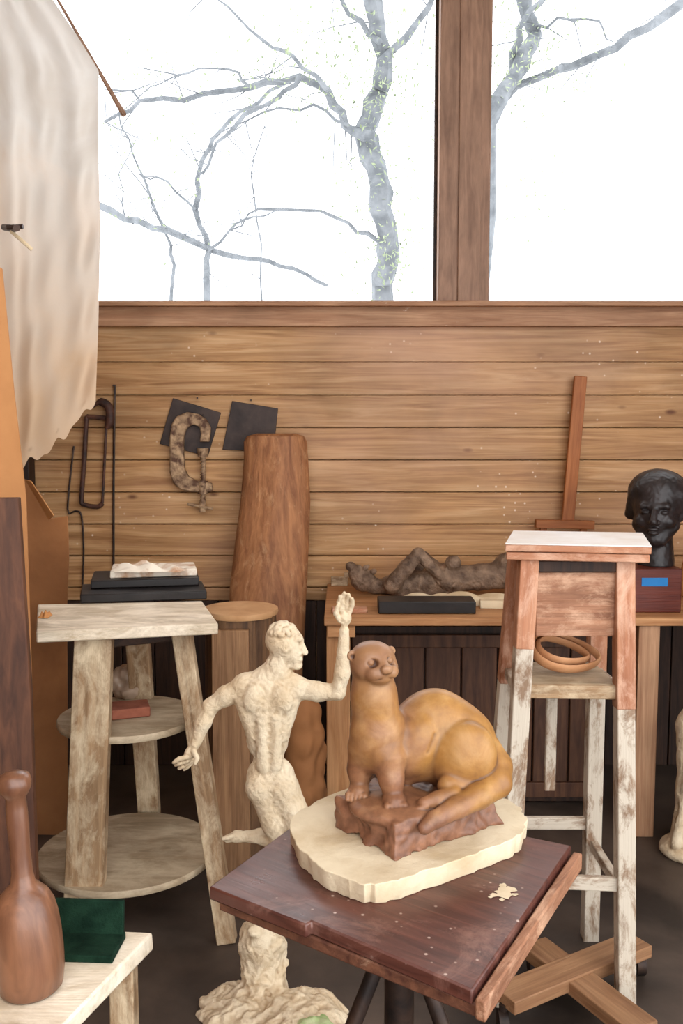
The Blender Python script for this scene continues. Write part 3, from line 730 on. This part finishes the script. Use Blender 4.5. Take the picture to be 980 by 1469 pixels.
S.chain([(cx-.05,cy,.73),(cx-.065,cy-.02,.60),(cx-.03,cy-.08,.52)],[.026,.022,.017],.015)
S.chain([(cx+.09,cy,.73),(cx+.12,cy,.60),(cx+.10,cy-.05,.48)],[.026,.022,.017],.015); cx-=.04
for i in range(6): S.chain([(cx-.04+.022*i,cy-.06,.5),(cx-.065+.028*i,cy-.055,.25),(cx-.09+.035*i,cy-.05,.06)],[.013,.012,.02],.012)
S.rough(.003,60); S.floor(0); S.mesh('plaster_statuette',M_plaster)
# =============== MALE FIGURE ===============
D=2.33; U=.00180
W=lambda a,b,o=0.0: PY(a,b,D+o*U)
S=SDF((PY(238,1100,D)[0],D-.30,-.005),(PY(520,1100,D)[0],D+.2,PY(490,838,D)[2]),.0026)
cap=lambda a,b,ra,rb=None,k=6,mode='+': S.cap(W(*a),W(*b),ra*U,(ra if rb is None else rb)*U,k*U,mode)
ell=lambda a,r,k=6,mode='+',rot=(0,0,0): S.ell(W(*a),[q*U for q in (r if hasattr(r,'__len__') else (r,r,r))],k*U,mode,rot)
ell((384,1012,0),(40,25,47),10); ell((384,1060,2),(30,21,32),14); ell((388,1112,0),(34,24,28),12)
cap((352,985,0),(422,986,0),16,16,12); cap((370,980,2),(398,952,0),15,13,12); cap((416,984,2),(400,950,0),12,12,10)
cap((398,958,0),(406,935,0),14,13,8)
ell((363,1002,-20),(14,8,20),5,rot=(0,.25,0)); ell((406,1004,-20),(13,8,19),5,rot=(0,-.25,0))
cap((349,1004,-6),(366,1054,-8),13,11,6); cap((418,1006,-6),(405,1054,-8),12,10,6)
cap((377,1030,-19),(378,1098,-17),8,10,5); cap((396,1030,-19),(396,1098,-16),7,9,5)
cap((387,972,-29),(387,1098,-29),3.8,3.8,4,'-'); cap((352,1024,-24),(372,1030,-28),2.2,2.2,4,'-'); cap((402,1028,-28),(418,1022,-24),2.2,2.2,4,'-')
ell((373,1128,-12),(21,18,22),5); ell((405,1130,-12),(22,18,22),5); cap((389,1112,-33),(390,1152,-33),3.0,3.4,4,'-')
S.chain([W(379,1132,-2),W(397,1180,-8),W(412,1228,-10)],[23*U,20*U,15*U],8*U)
S.chain([W(412,1228,-10),W(400,1262,2),W(385,1318,2)],[14*U,14*U,8*U],6*U)
S.chain([W(406,1132,-2),W(430,1182,-18),W(446,1226,-30)],[23*U,19*U,15*U],8*U)
S.chain([W(445,1226,-30),W(420,1218,0),W(388,1207,18)],[14*U,13*U,9*U],6*U)
S.chain([W(388,1207,18),W(365,1200,20),W(340,1200,20),W(326,1203,20)],[9*U,8.5*U,8*U,5.5*U],5*U); cap((372,1194,20),(388,1192,20),6,6,5)
for i in range(5): cap((332,1200+1.0*i,14+4*i),(320+1.2*i,1203,13+4*i),3.2,2.6,2)
S.chain([W(385,1318,2),W(378,1332,-14),W(362,1336,-30)],[9*U,10*U,7*U],5*U)
ell((352,984,0),(18,16,18),7); ell((423,987,0),(17,16,17),7)
S.chain([W(352,985,0),W(325,998,0),W(302,1013,0)],[15*U,14*U,10.5*U],5*U)
S.chain([W(302,1013,0),W(292,1036,-4),W(280,1068,-8)],[11*U,11*U,7*U],5*U)
S.chain([W(425,987,0),W(455,992,-6),W(484,993,-10)],[15*U,13.5*U,10.5*U],5*U)
S.chain([W(485,993,-10),W(491,965,-12),W(494,905,-12)],[10.5*U,10.5*U,7*U],5*U)
ell((273,1080,-9),(8,6,12),4,rot=(0,.5,0)); 
for i,(a,b,c2,d2) in enumerate([((268,1086),(256,1089),(249,1094),0),((270,1090),(259,1095),(252,1098),4),((273,1092),(263,1099),(257,1102),8),((276,1091),(269,1100),(264,1104),12)]):
    S.chain([W(*a,-15+d2),W(*b,-16+d2),W(*c2,-14+d2)],[3.6*U,3.2*U,2.6*U],1.5*U)
S.chain([W(278,1078,-14),W(283,1088,-18),W(280,1095,-20)],[3.6*U,3.4*U,2.8*U],2*U)
ell((495,886,-12),(9,6,12),4)
for i,(a,b,c2) in enumerate([((489,878),(486,864),(488,856)),((493,875),(492,860),(494,851)),((498,875),(499,861),(500,853)),((502,878),(505,866),(505,859))]):
    S.chain([W(*a,-12),W(*b,-16),W(*c2,-21)],[3.8*U,3.4*U,2.8*U],1.5*U)
S.chain([W(488,890,-14),W(482,880,-18),W(484,871,-20)],[4*U,3.6*U,3*U],2*U)
ell((410,922,0),(23,21,26),6); ell((404,917,0),(23,22,23),5); ell((421,936,-3),(13,14,19),6); cap((424,952,-4),(413,948,0),8,9,6)
cap((432,922,-4),(438,936,-5),3.5,4.2,4); cap((430,916,-12),(431,916,4),4,4,4); cap((431,945,-9),(431,945,2),3.2,3.2,2); ell((427,955,-4),(7,7,5),4)
ell((433,925,-13),(4,4,3),2,'-'); ell((409,930,-20),(4,3.5,7.5),2.5); ell((410,930,-24),(2,2,4),1.5,'-')
for i in range(110):
    a=random.uniform(0,2*math.pi); t=random.uniform(.05,1.35); ell((405+23*math.cos(a)*math.sin(t),917-23*math.cos(t),-22*abs(math.sin(a))*math.sin(t)),(3.2,3.2,3.2),2)
# pedestal trunk and base
S.chain([W(374,1348,-6),W(372,1385,-4),W(380,1430,0)],[30*U,26*U,34*U],8*U); S.cap(W(395,1350,8),W(388,1420,8),18*U,22*U,12*U)
q2=PZ(375,1450,0)
S.ell((q2[0]-.04,q2[1]+.0,.0),(.12,.12,.04),.02); S.ell((q2[0]+.11,q2[1]-.07,.0),(.12,.14,.06),.015)
S.rough(.008,60,lambda x,y,z:np.clip((.34-z)*6,0,1)); S.rough(.004,130,lambda x,y,z:np.clip((.34-z)*6,0,1)); S.rough(.0013,210); S.floor(0)
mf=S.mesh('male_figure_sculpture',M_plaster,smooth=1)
S=SDF((q2[0]+.06,q2[1]-.24,.03),(q2[0]+.22,q2[1]-.05,.12),.003); S.ell((q2[0]+.14,q2[1]-.13,.046),(.045,.05,.014),.01); S.rough(.006,70); S.rough(.003,150); S.mesh('green_paint_patch',M_gclay,mf)
# =============== OTTER STAND ===============
st=empty('sculpture_stand'); Z=.75
co=[PZ(300,1272,Z),PZ(697,1428,Z),PZ(836,1216,Z),PZ(478,1142,Z)]
co=[c[:2] for c in co]; cc=np.mean(co,axis=0)
rot=math.atan2(co[1][1]-co[0][1],co[1][0]-co[0][0])
def lerp2(a,b,t): return np.array(a)*(1-t)+np.array(b)*t
pm=[co[0],lerp2(co[0],co[1],.40),lerp2(co[0],co[1],.405)+np.array([.006,.012]),lerp2(co[0],co[1],.96),lerp2(co[3],co[2],.96),co[3]]
prism('top_board',pm,Z-.022,Z,M_board,st,.003,rot=rot)
prism('lower_board',[lerp2(co[0],cc,.05),lerp2(co[1],cc,.03),co[2],co[3]],Z-.042,Z-.0225,M_under,st,.003,rot=rot+math.pi/2)
prism('side_batten',[lerp2(co[0],co[1],.968),co[1],co[2],lerp2(co[3],co[2],.968)],Z-.04,Z-.010,M_box,st,.003,rot=rot+math.pi/2)
q=PZ(722,1282,Z)
blobs=[(0,0,.012,.018),(.014,.012,.009,.010),(-.014,-.006,.008,.006),(.004,.024,.006,.009),(.018,-.004,.006,.004),(-.006,-.02,.004,.005),(-.022,-.012,.004,.003)]
m=MB()
for (bx,by_,rx,ry) in blobs:
    n=16; vs=[(q[0]+bx+rx*(1+.25*math.sin(3*k+bx*900))*math.cos(2*math.pi*k/n),q[1]+by_+ry*(1+.25*math.sin(5*k+by_*700))*math.sin(2*math.pi*k/n),Z+.0008+.0002*rx/.01) for k in range(n)]
    m.add(vs,[tuple(range(n))])
m.obj('plaster_splash',M_slabp,st,smooth=False)
hub=np.array([cc[0],cc[1]-.03,0])
m=MB(); m.lathe([(.07,.69),(.07,.707)],(hub[0],hub[1],0),24); m.lathe([(.025,.35),(.025,.69)],(hub[0],hub[1],0),16)
for k in range(3):
    a=math.radians(-90+55+120*k); f=(hub[0]+.32*math.cos(a),hub[1]+.32*math.sin(a),.012)
    m.tube([(hub[0]+.02*math.cos(a),hub[1]+.02*math.sin(a),.66),f],.013,10); m.tube([(f[0],f[1],0),(f[0],f[1],.02)],.02,12)
m.obj('iron_tripod',M_iron,st)
# plaster slab
ZS=Z+.034
top=[(415,1180),(420,1205),(438,1226),(462,1246),(492,1258),(520,1268),(552,1268),(585,1258),(640,1240),(690,1222),(735,1205),(755,1190),(757,1172),(745,1158),(728,1146),(690,1138),(640,1130),(570,1122),(505,1128),(455,1148),(425,1165)]
pts=[PZ(a,b,ZS)[:2] for a,b in top]; dense=[]
for i in range(len(pts)):
    for t in(0,.2,.4,.6,.8): dense.append(lerp2(pts[i],pts[(i+1)%len(pts)],t)+np.random.uniform(-.0026,.0026,2))
prism('plaster_slab',dense,Z,ZS,M_slabp,None,.003,shrink=.025,jag=.0018)
# otter
O=PZ(600,1190,ZS); U=.001227
S=SDF((-.175,-.16,-.004),(.195,.20,.37),.0021)
V=lambda a:np.array(a,float)*U
def cap(a,b,ra,rb=None,k=8,mode='+'): S.cap(V(a),V(b),ra*U,(ra if rb is None else rb)*U,k*U,mode)
def ell(a,r,k=8,mode='+',rot=(0,0,0)): S.ell(V(a),[q*U for q in (r if hasattr(r,'__len__') else (r,r,r))],k*U,mode,rot)
def chain(ps,rs,k=8,mode='+'): S.chain([V(p) for p in ps],[r*U for r in rs],k*U,mode)
S.poly([(-.152,.016),(-.048,-.116),(.148,.022),(.06,.165),(-.06,.14)],0,.052,.004,.2)
S.rough(.006,62); S.rough(.0025,150)
S.ell(V((-30,-20,42)),(.085,.065,.02),.012)
for (a_,b_) in[((-118,-6,34),(-50,-84,26)),((-40,-92,30),(70,-28,22)),((20,-70,44),(100,-10,36))]: cap(a_,b_,2.2,2.2,5,'-')
# trunk: smooth arched back sweeping down into the haunches
ell((26,50,126),(62,50,66),8,rot=(0,.2,0)); ell((62,46,104),(56,46,62),22,rot=(0,.35,0)); ell((-14,32,112),(48,40,50),24)
ell((-57,8,128),(40,37,48),14); chain([(-60,8,150),(-64,4,195),(-67,0,235)],[37,31,28],12)
# one large haunch with a clear crease, softer flank fold behind the shoulder
ell((66,8,104),(46,32,52),5,rot=(0,.3,0)); ell((-6,12,120),(30,28,46),7,rot=(0,.5,0))
chain([(18,-22,92),(14,-14,118),(24,-6,142),(44,2,158)],[2.2,2.4,2.2,1.2],5,'-')
cap((40,-18,72),(64,-10,66),15,17,6)
chain([(-78,10,115),(-84,14,84),(-84,12,66)],[24,17,14],8); chain([(-44,-12,110),(-40,-20,82),(-38,-24,64)],[25,17,14],8)
for (bx,by_,fx,fy_) in[(-84,8,-.25,-.97),(-37,-28,.1,-1)]:
    ell((bx+6*fx,by_+6*fy_,58),(15,16,10),5)
    for i in range(5):
        o=(i-2)*6.0; px_,py_=-fy_,fx
        chain([(bx+o*.8*px_+8*fx,by_+o*.8*py_+8*fy_,58),(bx+o*px_+19*fx,by_+o*py_+19*fy_,55),(bx+o*px_+25*fx,by_+o*py_+25*fy_,50)],[5,4.6,3.2],1.2)
chain([(46,-30,64),(22,-38,60),(4,-42,56)],[13,11,9],4)
for i in range(4): cap((6,-34-5*i,55),(-9,-34-6*i,51),4.4,3.4,1.5)
# tail wrapping round to the front
chain([(100,46,98),(114,30,82),(112,4,68),(82,-26,60),(48,-48,52),(18,-66,44),(2,-76,36)],[28,25,22,18,15,12,9],4)
def hd(s_,f_,u_):
    f=(.42,-.907); s=(.907,.42); f_*=1.06; s_*=1.10; return (-66+f[0]*f_+s[0]*s_,0+f[1]*f_+s[1]*s_,247+u_)
ra=math.atan2(.42,.907)
ell(hd(0,0,0),(33,31,26),8,rot=(0,0,ra)); ell(hd(0,-4,7),(28,27,19),8,rot=(0,0,ra)); ell(hd(-9,25,-9),(15,16,12),5,rot=(0,0,ra)); ell(hd(9,25,-9),(15,16,12),5,rot=(0,0,ra))
ell(hd(0,22,-18),(14,15,8),5,rot=(0,0,ra)); cap(hd(0,14,8),hd(0,34,-1),10,7,6); ell(hd(0,41,-2),(9,5,6.5),1.5,rot=(0,0,ra))
ell(hd(-3.8,46,-3),(2,2.6,2),1,'-'); ell(hd(3.8,46,-3),(2,2.6,2),1,'-')
cap(hd(0,44,-8),hd(0,42,-15),1.8,1.8,1.5,'-'); cap(hd(0,42,-15),hd(-17,30,-19),2,2,1.5,'-'); cap(hd(0,42,-15),hd(17,30,-19),2,2,1.5,'-')
for k_ in(-1,1):
    ell(hd(14*k_,27,5),(9,7,7),2.5,'-',rot=(0,0,ra)); ell(hd(13.2*k_,21.0,4.5),(5.2,5,4.4),.6,rot=(0,0,ra))
    ell(hd(28*k_,-4,10),(7.5,4.5,7.5),2.5,rot=(0,0,ra)); ell(hd(30*k_,1,10),(4,3.5,4.5),2,'-',rot=(0,0,ra))
    ell(hd(19*k_,12,-8),(11,12,10),6,rot=(0,0,ra))
S.floor(0)
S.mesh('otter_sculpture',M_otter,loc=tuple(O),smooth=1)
# =============== FOREGROUND LEFT ===============
ft=empty('side_table'); FZ=.65
tp=[PZ(219,1338,FZ)[:2],PZ(62,1500,FZ)[:2],PZ(-260,1500,FZ)[:2],PZ(-190,1318,FZ)[:2]]
prism('top',tp,FZ-.03,FZ,M_top,ft,.004,jag=.002)
for i,t in enumerate(tp):
    q=np.mean(tp,axis=0); q=q+(np.array(t)-q)*.82; beam('leg_%d'%(i+1),(q[0],q[1],0),(q[0],q[1],FZ-.03),.04,.04,M_paintw,ft)
ml=PZ(46,1418,FZ); m=MB()
m.lathe([(r,z*1.045) for r,z in[(.001,0),(.040,0),(.046,.006),(.050,.03),(.0505,.055),(.0495,.085),(.047,.11),(.043,.128),(.036,.142),(.026,.152),(.018,.160),(.0155,.175),(.0145,.21),(.016,.245),(.0155,.27),(.0145,.285),(.019,.291),(.0235,.300),(.0245,.308),(.022,.317),(.012,.322),(.001,.323)]],(0,0,0),48)
m.obj('carving_mallet',M_mallet,M=Matrix.Translation((ml[0],ml[1],FZ))@Matrix.Rotation(-.05,4,'Y'),ang=60)
g=empty('green_felt_tray')
a=PZ(78,1345,FZ);b=PZ(172,1352,FZ)
dx=b[0]-a[0]; cxg=(a[0]+b[0])/2-.005
box('back',(cxg,a[1]+.00,FZ+.034),(dx+.02,.010,.062),M_green,g,-.06,.002,rx=-.12)
box('bottom',(cxg,a[1]-.035,FZ+.006),(dx+.02,.075,.012),M_green,g,-.06,.002)
# =============== WORLD ===============
wd=bpy.data.worlds.new('overcast_sky'); scene.world=wd; wd.use_nodes=True
bg=wd.node_tree.nodes['Background']; bg.inputs[0].default_value=(.96,.975,1,1); bg.inputs[1].default_value=4.2
scene.view_settings.view_transform='Standard'
scene.view_settings.exposure=0
